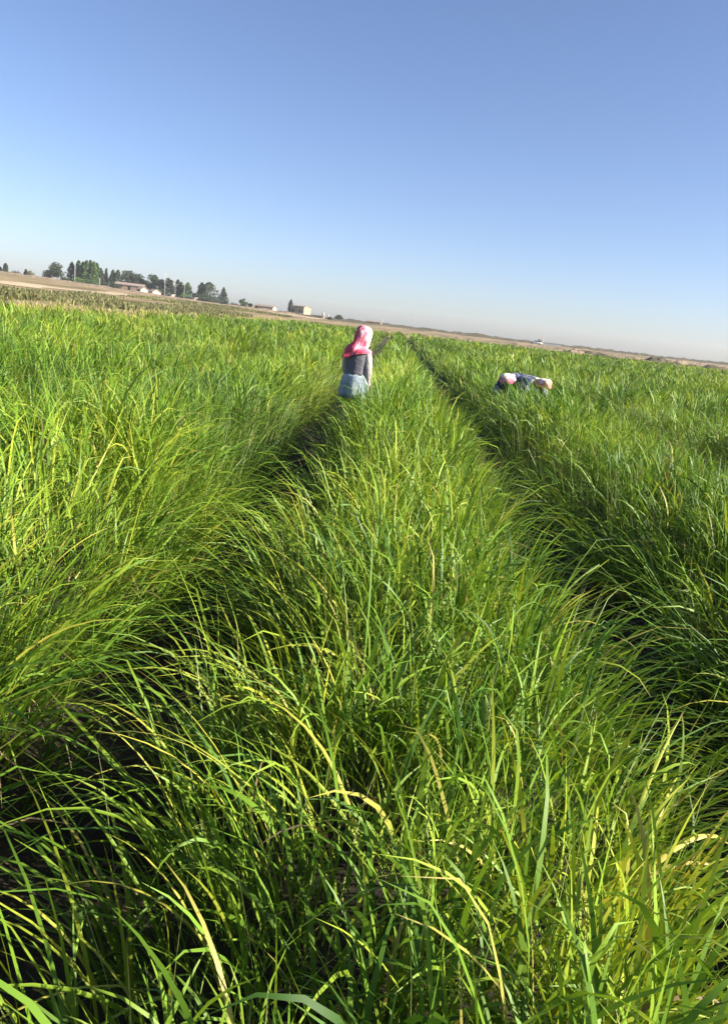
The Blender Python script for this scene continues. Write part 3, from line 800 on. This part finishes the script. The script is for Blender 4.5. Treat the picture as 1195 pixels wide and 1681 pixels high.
def tank(px, dist, r, h, label):
    x, y = far_xy(px, dist)
    e = empty('white_tank', (x, y, th(x, y) - 0.1)); tag(e, label, 'tank', 'white tanks')
    bm = bmesh.new(); tube(bm, [(0, 0, 0.45), (0, 0, h * 0.9), (0, 0, h), (0, 0, h + r * 0.35)], [r, r, r * 0.85, r * 0.2], 14); bm_obj('drum', bm, M_WHITE, e)
    bm = bmesh.new(); tube(bm, [(0, 0, h + r * 0.3), (0, 0, h + r * 0.6)], [r * 0.25, r * 0.22], 8); bm_obj('lid', bm, M_CONC, e)
    for a in range(4):
        bm = bmesh.new(); cx_, cy_ = r * 0.8 * math.cos(a * 1.57 + .78), r * 0.8 * math.sin(a * 1.57 + .78)
        tube(bm, [(cx_, cy_, -0.2), (cx_, cy_, 0.5)], [0.06, 0.06], 6); bm_obj('leg', bm, M_CONC, e)
tank(530, 282, 0.42, 2.2, 'white tank behind the long dark shed, left one')
tank(538, 284, 0.36, 1.7, 'white tank behind the long dark shed, right one')

# grey boundary wall right of the car
x, y = far_xy(905, 285)
e = empty('boundary_wall', (x, y, th(x, y) - 0.1), R(-4)); tag(e, 'low grey wall running right from the white post', 'wall')
bm = bmesh.new(); box(bm, -3.4, 3.4, -0.12, 0.12, -0.3, 0.95); bm_obj('panel', bm, M_GREYW, e)
bm = bmesh.new(); box(bm, -3.5, 3.5, -0.18, 0.18, 0.953, 1.08); bm_obj('coping', bm, M_CONC, e)

# ------------------------------------------------------------------ parked car
M_CAR = mat_noise('white_car_paint', [(0.3, (0.42, 0.42, 0.41)), (0.7, (0.50, 0.50, 0.49))], 1, 0.35, spec=0.5)
M_RUB = plain('rubber', (0.02, 0.02, 0.02)); M_LAMP = plain('lamp_glass', (0.7, 0.7, 0.68), 0.15); M_STEEL = plain('steel', (0.45, 0.45, 0.45), 0.4)
x, y = far_xy(879, 265)
car = empty('parked_car', (x, y, th(x, y) + 0.04), R(172)); tag(car, 'small white car parked beyond the far field edge', 'car')
def extrude_profile(bm, pts, w0, w1=None):
    A = [bm.verts.new((p[0], -w0 / 2 if w1 is None else -p[2] / 2, p[1])) for p in pts]; B = [bm.verts.new((p[0], w0 / 2 if w1 is None else p[2] / 2, p[1])) for p in pts]
    bm.faces.new(A); bm.faces.new(B[::-1])
    for i in range(len(pts)): bm.faces.new((A[(i + 1) % len(pts)], A[i], B[i], B[(i + 1) % len(pts)]))
bm = bmesh.new()
extrude_profile(bm, [(-2.1, 0.30), (2.1, 0.30), (2.14, 0.62), (1.95, 0.80), (0.95, 0.92), (-1.75, 0.95), (-2.1, 0.86)], 1.68)
bmesh.ops.bevel(bm, geom=list(bm.edges), offset=0.06, segments=2, affect='EDGES')
body = bm_obj('body', bm, M_CAR, car, True)
bm = bmesh.new(); extrude_profile(bm, [(-1.55, 0.94, 1.55), (0.95, 0.90, 1.55), (0.30, 1.38, 1.25), (-1.2, 1.40, 1.25)], 0, 1); bm_obj('cabin_glass', bm, M_GLASS, car)
bm = bmesh.new(); extrude_profile(bm, [(-1.25, 1.39, 1.30), (0.34, 1.375, 1.30), (0.22, 1.46, 1.15), (-1.1, 1.48, 1.15)], 0, 1); bm_obj('roof', bm, M_CAR, car)
for sx_ in (-1.3, 1.3):
    for s in (-1, 1):
        bm = bmesh.new(); tube(bm, [(sx_, s * 0.66, 0.31), (sx_, s * 0.70, 0.31), (sx_, s * 0.86, 0.31), (sx_, s * 0.88, 0.31)], [0.26, 0.31, 0.31, 0.26], 18)
        w_ = bm_obj('wheel', bm, M_RUB, car); bm = bmesh.new(); tube(bm, [(sx_, s * 0.875, 0.31), (sx_, s * 0.892, 0.31)], [0.18, 0.15], 14); bm_obj('rim', bm, M_STEEL, w_)
for s in (-1, 1):
    bm = bmesh.new(); box(bm, 2.08, 2.15, s * 0.6 - 0.16, s * 0.6 + 0.16, 0.62, 0.74); bm_obj('headlight', bm, M_LAMP, car)
    bm = bmesh.new(); box(bm, 0.55, 0.72, s * 0.9 - 0.08, s * 0.9 + 0.08, 0.95, 1.06); bm_obj('mirror', bm, M_CAR, car)

# ------------------------------------------------------------------ people
def skin_mesh(name, verts, edges, root, sub=2):
    """verts: {key: (x, y, z, rx, ry)}; grows one continuous surface over the joints"""
    keys = list(verts); ix = {k: i for i, k in enumerate(keys)}
    me = bpy.data.meshes.new(name)
    me.from_pydata([verts[k][:3] for k in keys], [(ix[a], ix[b]) for a, b in edges], [])
    o = bpy.data.objects.new(name, me); col.objects.link(o)
    md = o.modifiers.new('skin', 'SKIN'); md.branch_smoothing = 0.35; md.use_smooth_shade = True
    for k in keys:
        s = me.skin_vertices[0].data[ix[k]]
        s.radius = (verts[k][3], verts[k][4] if len(verts[k]) > 4 else verts[k][3]); s.use_root = (k == root)
    sb = o.modifiers.new('sub', 'SUBSURF'); sb.levels = sub; sb.render_levels = sub
    dg = bpy.context.evaluated_depsgraph_get()
    out = bpy.data.meshes.new_from_object(o.evaluated_get(dg), depsgraph=dg)
    bpy.data.objects.remove(o); bpy.data.meshes.remove(me)
    out.name = name
    out.polygons.foreach_set('use_smooth', np.full(len(out.polygons), True))
    return out

def lerp(a, b, t): return tuple(a[i] + (b[i] - a[i]) * t for i in range(3))
def hand(V, E, side, wrist, d, palm_n, key):
    """palm and five unequal fingers beyond the wrist; d: pointing direction"""
    d = Vector(d).normalized(); n_ = Vector(palm_n).normalized(); s = d.cross(n_).normalized() * side
    w = Vector(wrist)
    p = w + d * 0.05; V[key + 'palm'] = (*p, 0.030, 0.018); E.append((key + 'wrist', key + 'palm'))
    for i, (off, ln) in enumerate(((-0.028, 0.060), (-0.010, 0.074), (0.009, 0.070), (0.027, 0.054))):
        a = p + d * 0.04 + s * off; b = a + d * ln * 0.5 + n_ * 0.012; c = a + d * ln * 0.85 + n_ * 0.034
        for q, pt, rr in ((0, a, 0.0095), (1, b, 0.0085), (2, c, 0.007)): V[f'{key}f{i}{q}'] = (*pt, rr)
        E += [(key + 'palm', f'{key}f{i}0'), (f'{key}f{i}0', f'{key}f{i}1'), (f'{key}f{i}1', f'{key}f{i}2')]
    a = w + d * 0.03 - s * 0.036; b = a + d * 0.035 - s * 0.018 + n_ * 0.01
    V[key + 't0'] = (*a, 0.011); V[key + 't1'] = (*b, 0.009)
    E += [(key + 'palm', key + 't0'), (key + 't0', key + 't1')]

M_SKINT = bpy.data.materials.new('skin'); M_SKINT.use_nodes = True
_n = M_SKINT.node_tree; _a = _n.nodes.new('ShaderNodeAttribute'); _a.attribute_name = 'tint'
_n.links.new(_a.outputs['Color'], _n.nodes['Principled BSDF'].inputs['Base Color']); _n.nodes['Principled BSDF'].inputs['Roughness'].default_value = 0.55

def face(me, c, fwd, up, tone=(0.42, 0.25, 0.16)):
    """push a nose and brow out of the head and colour eyes, brows and mouth"""
    fwd = Vector(fwd).normalized(); up = (Vector(up) - fwd * Vector(up).dot(fwd)).normalized(); rt = fwd.cross(up)
    c = Vector(c)
    at = me.color_attributes.new('tint', 'FLOAT_COLOR', 'POINT')
    for i, v in enumerate(me.vertices):
        d = v.co - c; f, u, r = d.dot(fwd), d.dot(up), d.dot(rt)
        colr = tone
        if abs(r) < 0.1 and abs(u) < 0.14 and f > 0.03:
            g = math.exp(-(r / 0.016) ** 2 - ((u + 0.018) / 0.026) ** 2); v.co += fwd * 0.024 * g
            v.co += fwd * 0.008 * math.exp(-((u - 0.028) / 0.012) ** 2)
            for s in (-1, 1):
                if abs(r - s * 0.033) < 0.016 and abs(u - 0.004) < 0.011: colr = (0.05, 0.035, 0.03)
                if abs(r - s * 0.033) < 0.022 and abs(u - 0.030) < 0.009: colr = (0.04, 0.03, 0.025)
            if abs(r) < 0.026 and abs(u + 0.060) < 0.010: colr = (0.36, 0.12, 0.10)
        at.data[i].color = (*colr, 1)

def scarf(name, parent, frame, dye_and_light, seed, length=0.22, flare=1.0, back=0.14, top=0.0, hood=False, clear=None):
    """cloth wrapped over the head (frame: head centre, +Y forward, +Z crown), open at the face, falling over neck and back"""
    r = np.random.default_rng(seed); ph = r.random(4) * 6
    prof = [(0.136, 0.006), (0.130, 0.045), (0.110, 0.083), (0.075, 0.108), (0.030, 0.117), (-0.030, 0.116), (-0.080, 0.106), (-0.125, 0.104),
            (-0.165, 0.130 * flare), (-0.165 - length * 0.35, 0.168 * flare), (-0.165 - length * 0.7, 0.192 * flare), (-0.165 - length, 0.20 * flare)]
    if hood: prof = prof[:8]
    m = 40
    V, F_ = [], []
    for j, (z, rad) in enumerate(prof):
        low = max(0, j - 6) / 5
        for k in range(m):
            a = 2 * math.pi * k / m                       # 0 = face
            bk = 0.5 - 0.5 * math.cos(a)
            fold = 1 + (0.045 + 0.06 * low) * (math.sin(5 * a + ph[0] + z * 9) + 0.6 * math.sin(11 * a + ph[1] - z * 14)) * 0.7
            rr = rad * fold * (1 + 0.05 * smooth(0.02, -0.12, z) * math.sin(17 * a + ph[2])) + 0.012 * bk * math.sin(z * 55 + 3 * math.sin(a + ph[3])) * (j > 1)
            V.append((math.sin(a) * rr, math.cos(a) * rr * 1.12 - 0.02 * low - 0.05 * low * bk, z + top * (j < 6) - back * low * bk ** 3 + 0.10 * low * (1 - bk) ** 2 * 0.6))
    for j in range(len(prof) - 1):
        for k in range(m):
            a = (k + 0.5) / m * 2 * math.pi
            fr = math.cos(a)
            if 2 <= j <= 5 and fr > (0.62 if j < 5 else 0.72): continue
            F_.append((j * m + k, j * m + (k + 1) % m, (j + 1) * m + (k + 1) % m, (j + 1) * m + k))
    me = bpy.data.meshes.new(name); me.from_pydata(V, [], F_)
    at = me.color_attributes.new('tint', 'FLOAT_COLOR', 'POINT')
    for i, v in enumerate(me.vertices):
        at.data[i].color = (*dye_and_light(v.co, frame.to_3x3() @ v.co, float(vnoise(v.co.x * 26 + seed, v.co.z * 24 + v.co.y * 17)) - 0.5), 1)
    me.transform(frame)
    if clear:                                            # lie over the shoulders and back instead of cutting into them
        for v in me.vertices:
            if v.co.z < clear[2]:
                q = math.hypot(v.co.x / clear[0], v.co.y / clear[1])
                if q < 1:
                    q = max(q, 0.05); v.co.x /= q; v.co.y /= q
    me.update()
    o = mesh_obj(name, me, M_DYED_LIT, parent)
    so_ = o.modifiers.new('thick', 'SOLIDIFY'); so_.thickness = 0.006; so_.offset = 0.0
    sb = o.modifiers.new('sub', 'SUBSURF'); sb.levels = 1; sb.render_levels = 1
    me.polygons.foreach_set('use_smooth', np.full(len(me.polygons), True))
    return o

def cloth(name, stops, scale, rough=0.85, bump=0.25):
    return mat_noise(name, stops, scale, rough, bump, 25, 3)
M_DYED_LIT, _nn, _ll, _pp = mat_base('dyed_and_lit_cloth')
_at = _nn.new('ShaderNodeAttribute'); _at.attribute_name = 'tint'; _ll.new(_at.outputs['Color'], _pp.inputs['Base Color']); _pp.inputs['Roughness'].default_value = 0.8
_nz = _nn.new('ShaderNodeTexNoise'); _nz.inputs['Scale'].default_value = 22; _bp = _nn.new('ShaderNodeBump'); _bp.inputs['Strength'].default_value = 0.4; _bp.inputs['Distance'].default_value = 0.03
_ll.new(_nz.outputs['Fac'], _bp.inputs['Height']); _ll.new(_bp.outputs[0], _pp.inputs['Normal'])
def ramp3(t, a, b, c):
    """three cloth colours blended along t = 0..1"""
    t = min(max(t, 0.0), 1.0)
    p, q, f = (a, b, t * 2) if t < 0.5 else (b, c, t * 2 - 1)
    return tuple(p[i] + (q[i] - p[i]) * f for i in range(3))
DYE1_LIT_SHADE = lambda v, w, n: ramp3((w.x + 0.03 + n * 0.30 + max(0, v.z) * 0.35) / 0.19, (0.50, 0.04, 0.09), (0.64, 0.24, 0.33), (0.66, 0.58, 0.52))  # pink and white cloth; sunlit right painted whiter, shaded left painted redder
DYE2 = lambda v, w, n: ramp3((w.z + 0.022 + n * 0.16) / 0.12, (0.50, 0.09, 0.20), (0.58, 0.28, 0.34), (0.68, 0.66, 0.56))
DYE3 = lambda v, w, n: ramp3((w.z + 0.022 + n * 0.16) / 0.12, (0.60, 0.15, 0.11), (0.62, 0.34, 0.27), (0.68, 0.66, 0.58))
M_SHIRT = cloth('cream_shirt', [(0.3, (0.36, 0.29, 0.28)), (0.7, (0.50, 0.42, 0.38))], 9)
M_VEST = cloth('charcoal_vest', [(0.35, (0.10, 0.105, 0.115)), (0.7, (0.18, 0.155, 0.185))], 8)
M_HEM = cloth('pale_blue_cloth', [(0.35, (0.17, 0.22, 0.26)), (0.65, (0.34, 0.39, 0.42))], 10)
M_TROU = cloth('dark_teal_cloth', [(0.3, (0.02, 0.045, 0.045)), (0.7, (0.05, 0.08, 0.075))], 6)
M_FLOR1 = cloth('blue_patterned_cloth', [(0.42, (0.02, 0.028, 0.08)), (0.53, (0.06, 0.08, 0.19)), (0.58, (0.42, 0.42, 0.48)), (0.64, (0.04, 0.05, 0.10))], 13)
M_FLOR2 = cloth('grey_blue_patterned_cloth', [(0.42, (0.03, 0.04, 0.08)), (0.52, (0.08, 0.10, 0.16)), (0.58, (0.42, 0.42, 0.41)), (0.64, (0.04, 0.05, 0.08))], 13)

# --- walking person with pink headscarf, seen from behind, head bowed to the right
x, y = far_xy(593, 9.8)
p1 = empty('person', (x, y, float(soil_h(np.array([x]), np.array([y]))[0])), R(-22))
tag(p1, 'person in a pink and white headscarf and dark vest walking along the left furrow', 'person')
hd = Vector((0.03, 0.07, 1.475)); hrot = Matrix.Rotation(R(-32), 4, 'Z') @ Matrix.Rotation(R(-14), 4, 'X')
B = {'pelvis': (0, 0, 0.86, 0.155, 0.115), 'waist': (0, 0.0, 1.02, 0.125, 0.095), 'chest': (0, 0.0, 1.19, 0.15, 0.105), 'neckb': (0, 0.01, 1.31, 0.065, 0.06), 'neck': (0.01, 0.03, 1.37, 0.05, 0.05),
     'jaw': (0.025, 0.06, 1.42, 0.068, 0.07), 'head': (0.03, 0.068, 1.50, 0.083, 0.09), 'crown': (0.03, 0.06, 1.565, 0.05, 0.055)}
E = [('pelvis', 'waist'), ('waist', 'chest'), ('chest', 'neckb'), ('neckb', 'neck'), ('neck', 'jaw'), ('jaw', 'head'), ('head', 'crown')]
for s, k in ((-1, 'l'), (1, 'r')):
    B[k + 'hip'] = (s * 0.09, 0, 0.80, 0.085); B[k + 'knee'] = (s * 0.10, 0.05 + 0.06 * s, 0.46, 0.058); B[k + 'calf'] = (s * 0.10, 0.03 * s, 0.32, 0.055)
    B[k + 'ankle'] = (s * 0.10, -0.04 + 0.06 * s, 0.09, 0.036); B[k + 'toe'] = (s * 0.11, 0.12 + 0.06 * s, 0.035, 0.034)
    E += [('pelvis', k + 'hip'), (k + 'hip', k + 'knee'), (k + 'knee', k + 'calf'), (k + 'calf', k + 'ankle'), (k + 'ankle', k + 'toe')]
    B[k + 'shoulder'] = (s * 0.155, 0.0, 1.275, 0.056); B[k + 'elbow'] = (s * 0.195, -0.01 if s > 0 else 0.05, 1.01, 0.041); B[k + 'wrist'] = (s * 0.18, 0.06 if s > 0 else 0.2, 0.79 if s > 0 else 0.84, 0.027, 0.022)
    E += [('chest', k + 'shoulder'), (k + 'shoulder', k + 'elbow'), (k + 'elbow', k + 'wrist')]
    hand(B, E, s, B[k + 'wrist'][:3], (0, 0.15, -1), (-s, 0.2, 0), k)
me = skin_mesh('body', B, E, 'pelvis'); face(me, hd, hrot.to_3x3() @ Vector((0, 1, 0)), hrot.to_3x3() @ Vector((0, 0, 1)))
mesh_obj('body', me, M_SKINT, p1)
def puff(keys, add, src, flat=1.0): return {k: (*src[k][:3], src[k][3] + add, (src[k][4] if len(src[k]) > 4 else src[k][3]) + add * flat) for k in keys}
V = puff(['waist', 'chest', 'neckb', 'lshoulder', 'rshoulder', 'lelbow', 'relbow'], 0.014, B)
for s, k in ((-1, 'l'), (1, 'r')): V[k + 'cuff'] = (*lerp(B[k + 'elbow'], B[k + 'wrist'], 0.9), 0.040, 0.040); V[k + 'elbow'] = (*B[k + 'elbow'][:3], 0.057, 0.055); V[k + 'shoulder'] = (*B[k + 'shoulder'][:3], 0.070, 0.068)
mesh_obj('shirt', skin_mesh('shirt', V, [('waist', 'chest'), ('chest', 'neckb')] + [(a, b) for k in 'lr' for a, b in (('chest', k + 'shoulder'), (k + 'shoulder', k + 'elbow'), (k + 'elbow', k + 'cuff'))], 'waist'), M_SHIRT, p1)

def loft(name, rings, mat, parent, n=36, thick=0.008, folds=0.0, nf=9):
    """open sleeve of cloth through elliptical rings (cx, cy, z, rx, ry)"""
    V_, F_ = [], []
    for j, (cx_, cy_, z_, rx_, ry_) in enumerate(rings):
        for k in range(n):
            a = 2 * math.pi * k / n; fo = 1 + folds * (j / max(1, len(rings) - 1)) * math.sin(nf * a + j * 0.4)
            V_.append((cx_ + rx_ * fo * math.cos(a), cy_ + ry_ * fo * math.sin(a), z_))
    for j in range(len(rings) - 1):
        for k in range(n): F_.append((j * n + k, j * n + (k + 1) % n, (j + 1) * n + (k + 1) % n, (j + 1) * n + k))
    me = bpy.data.meshes.new(name); me.from_pydata(V_, [], F_)
    me.polygons.foreach_set('use_smooth', np.full(len(me.polygons), True))
    o = mesh_obj(name, me, mat, parent)
    so_ = o.modifiers.new('thick', 'SOLIDIFY'); so_.thickness = thick; so_.offset = 1
    return o
loft('vest', [(0, 0, 1.335, 0.085, 0.075), (0, 0, 1.30, 0.158, 0.108), (0, 0, 1.24, 0.178, 0.128), (0, 0, 1.12, 0.172, 0.132), (0, 0, 1.00, 0.166, 0.13), (0, 0, 0.93, 0.176, 0.142)], M_VEST, p1, folds=0.02)
loft('tunic_hem', [(0, 0, 0.99, 0.160, 0.124), (0, 0, 0.92, 0.186, 0.156), (0, 0, 0.80, 0.208, 0.180), (0, 0, 0.70, 0.216, 0.188), (0, 0.01, 0.64, 0.214, 0.186)], M_HEM, p1, folds=0.05)
V = {'pelvis': (0, 0, 0.80, 0.11, 0.09)}; TE = []
for k in 'lr':
    for j, ad in (('hip', 0.0), ('knee', 0.028), ('calf', 0.03), ): V[k + j] = (*B[k + j][:3], B[k + j][3] + ad)
    V[k + 'hem'] = (*lerp(B[k + 'calf'], B[k + 'ankle'], 0.85), 0.075)
    TE += [('pelvis', k + 'hip'), (k + 'hip', k + 'knee'), (k + 'knee', k + 'calf'), (k + 'calf', k + 'hem')]
mesh_obj('trousers', skin_mesh('trousers', V, TE, 'pelvis'), M_TROU, p1)
scarf('headscarf', p1, Matrix.Translation(hd) @ hrot, DYE1_LIT_SHADE, 3, 0.085, 0.66, 0.12, clear=(0.200, 0.152, 1.31))
p1.scale = (0.90, 0.94, 0.935)

# --- two workers stooping in the grass on the right
def stooper(px, dist, rz, fm, sm, label, seed, lift=0.0):
    x, y = far_xy(px, dist)
    p = empty('person', (x, y, float(soil_h(np.array([x]), np.array([y]))[0]) + lift), rz); tag(p, label, 'person', 'workers stooping in the grass')
    B = {'pelvis': (0, -0.20, 0.72, 0.15, 0.12), 'waist': (0, -0.05, 0.90, 0.14, 0.115), 'chest': (0, 0.13, 0.93, 0.16, 0.115), 'neckb': (0, 0.24, 0.87, 0.065, 0.06), 'neck': (0, 0.29, 0.885, 0.05),
         'jaw': (0, 0.34, 0.845, 0.068), 'head': (0, 0.395, 0.845, 0.085), 'crown': (0, 0.445, 0.85, 0.055)}
    E = [('pelvis', 'waist'), ('waist', 'chest'), ('chest', 'neckb'), ('neckb', 'neck'), ('neck', 'jaw'), ('jaw', 'head'), ('head', 'crown')]
    for s, k in ((-1, 'l'), (1, 'r')):
        B[k + 'hip'] = (s * 0.09, -0.19, 0.62, 0.085); B[k + 'knee'] = (s * 0.14, 0.06, 0.40, 0.06); B[k + 'calf'] = (s * 0.13, -0.03, 0.27, 0.055); B[k + 'ankle'] = (s * 0.12, -0.10, 0.08, 0.036); B[k + 'toe'] = (s * 0.13, 0.07, 0.033, 0.033)
        E += [('pelvis', k + 'hip'), (k + 'hip', k + 'knee'), (k + 'knee', k + 'calf'), (k + 'calf', k + 'ankle'), (k + 'ankle', k + 'toe')]
        B[k + 'shoulder'] = (s * 0.155, 0.17, 0.84, 0.055); B[k + 'elbow'] = (s * 0.21, 0.25, 0.60, 0.041); B[k + 'wrist'] = (s * 0.12, 0.40, 0.45, 0.027, 0.022)
        E += [('chest', k + 'shoulder'), (k + 'shoulder', k + 'elbow'), (k + 'elbow', k + 'wrist')]
        hand(B, E, s, B[k + 'wrist'][:3], (-0.2 * s, 0.6, -0.7), (-s * 0.8, -0.2, -0.2), k)
    me = skin_mesh('body', B, E, 'pelvis')
    hrot = Matrix.Rotation(R(-88), 4, 'X'); hc = Vector((0, 0.37, 0.83))
    face(me, hc, hrot.to_3x3() @ Vector((0, 1, 0)), hrot.to_3x3() @ Vector((0, 0, 1)))
    mesh_obj('body', me, M_SKINT, p)
    V = puff(['pelvis', 'waist', 'chest', 'neckb', 'lshoulder', 'rshoulder', 'lelbow', 'relbow'], 0.025, B)
    for k in 'lr': V[k + 'cuff'] = (*lerp(B[k + 'elbow'], B[k + 'wrist'], 0.9), 0.042)
    mesh_obj('jacket', skin_mesh('jacket', V, [('pelvis', 'waist'), ('waist', 'chest'), ('chest', 'neckb')] + [(a, b) for k in 'lr' for a, b in (('chest', k + 'shoulder'), (k + 'shoulder', k + 'elbow'), (k + 'elbow', k + 'cuff'))], 'pelvis'), fm, p)
    V = {'pelvis': (0, -0.20, 0.63, 0.155, 0.135)}; TE = []
    for k in 'lr':
        for j, ad in (('hip', 0.025), ('knee', 0.03), ('calf', 0.03)): V[k + j] = (*B[k + j][:3], B[k + j][3] + ad)
        V[k + 'hem'] = (*lerp(B[k + 'calf'], B[k + 'ankle'], 0.8), 0.075)
        TE += [('pelvis', k + 'hip'), (k + 'hip', k + 'knee'), (k + 'knee', k + 'calf'), (k + 'calf', k + 'hem')]
    mesh_obj('trousers', skin_mesh('trousers', V, TE, 'pelvis'), M_TROU, p)
    scarf('headscarf', p, Matrix.Translation(hc) @ hrot @ Matrix.Diagonal((0.86, 0.92, 0.95, 1)), sm, seed, hood=True)
    p.scale = (1.15, 1.05, 0.83)
    return p
stooper(862, 13.0, R(140), M_FLOR1, DYE2, 'left stooping worker in blue patterned jacket and white headscarf with pink', 5, 0.0)
stooper(872, 12.9, R(-138), M_FLOR2, DYE3, 'right stooping worker in grey patterned jacket and white headscarf with salmon', 8, -0.01)

# ------------------------------------------------------------------ haze
HAZE = 0.0003
if HAZE:
    bm = bmesh.new(); box(bm, -600, 600, -90, 650, -2.0, 15.5)
    hz = bm_obj('haze', bm, None); m = bpy.data.materials.new('haze'); m.use_nodes = True
    m.node_tree.nodes.remove(m.node_tree.nodes['Principled BSDF'])
    pv = m.node_tree.nodes.new('ShaderNodeVolumePrincipled')
    pv.inputs['Color'].default_value = (0.93, 0.95, 0.97, 1); pv.inputs['Density'].default_value = HAZE; pv.inputs['Anisotropy'].default_value = 0.2
    m.node_tree.links.new(pv.outputs[0], m.node_tree.nodes['Material Output'].inputs['Volume'])
    hz.data.materials.append(m)
    tag(hz, 'thin pale haze in the air over the field', None, kind='stuff')
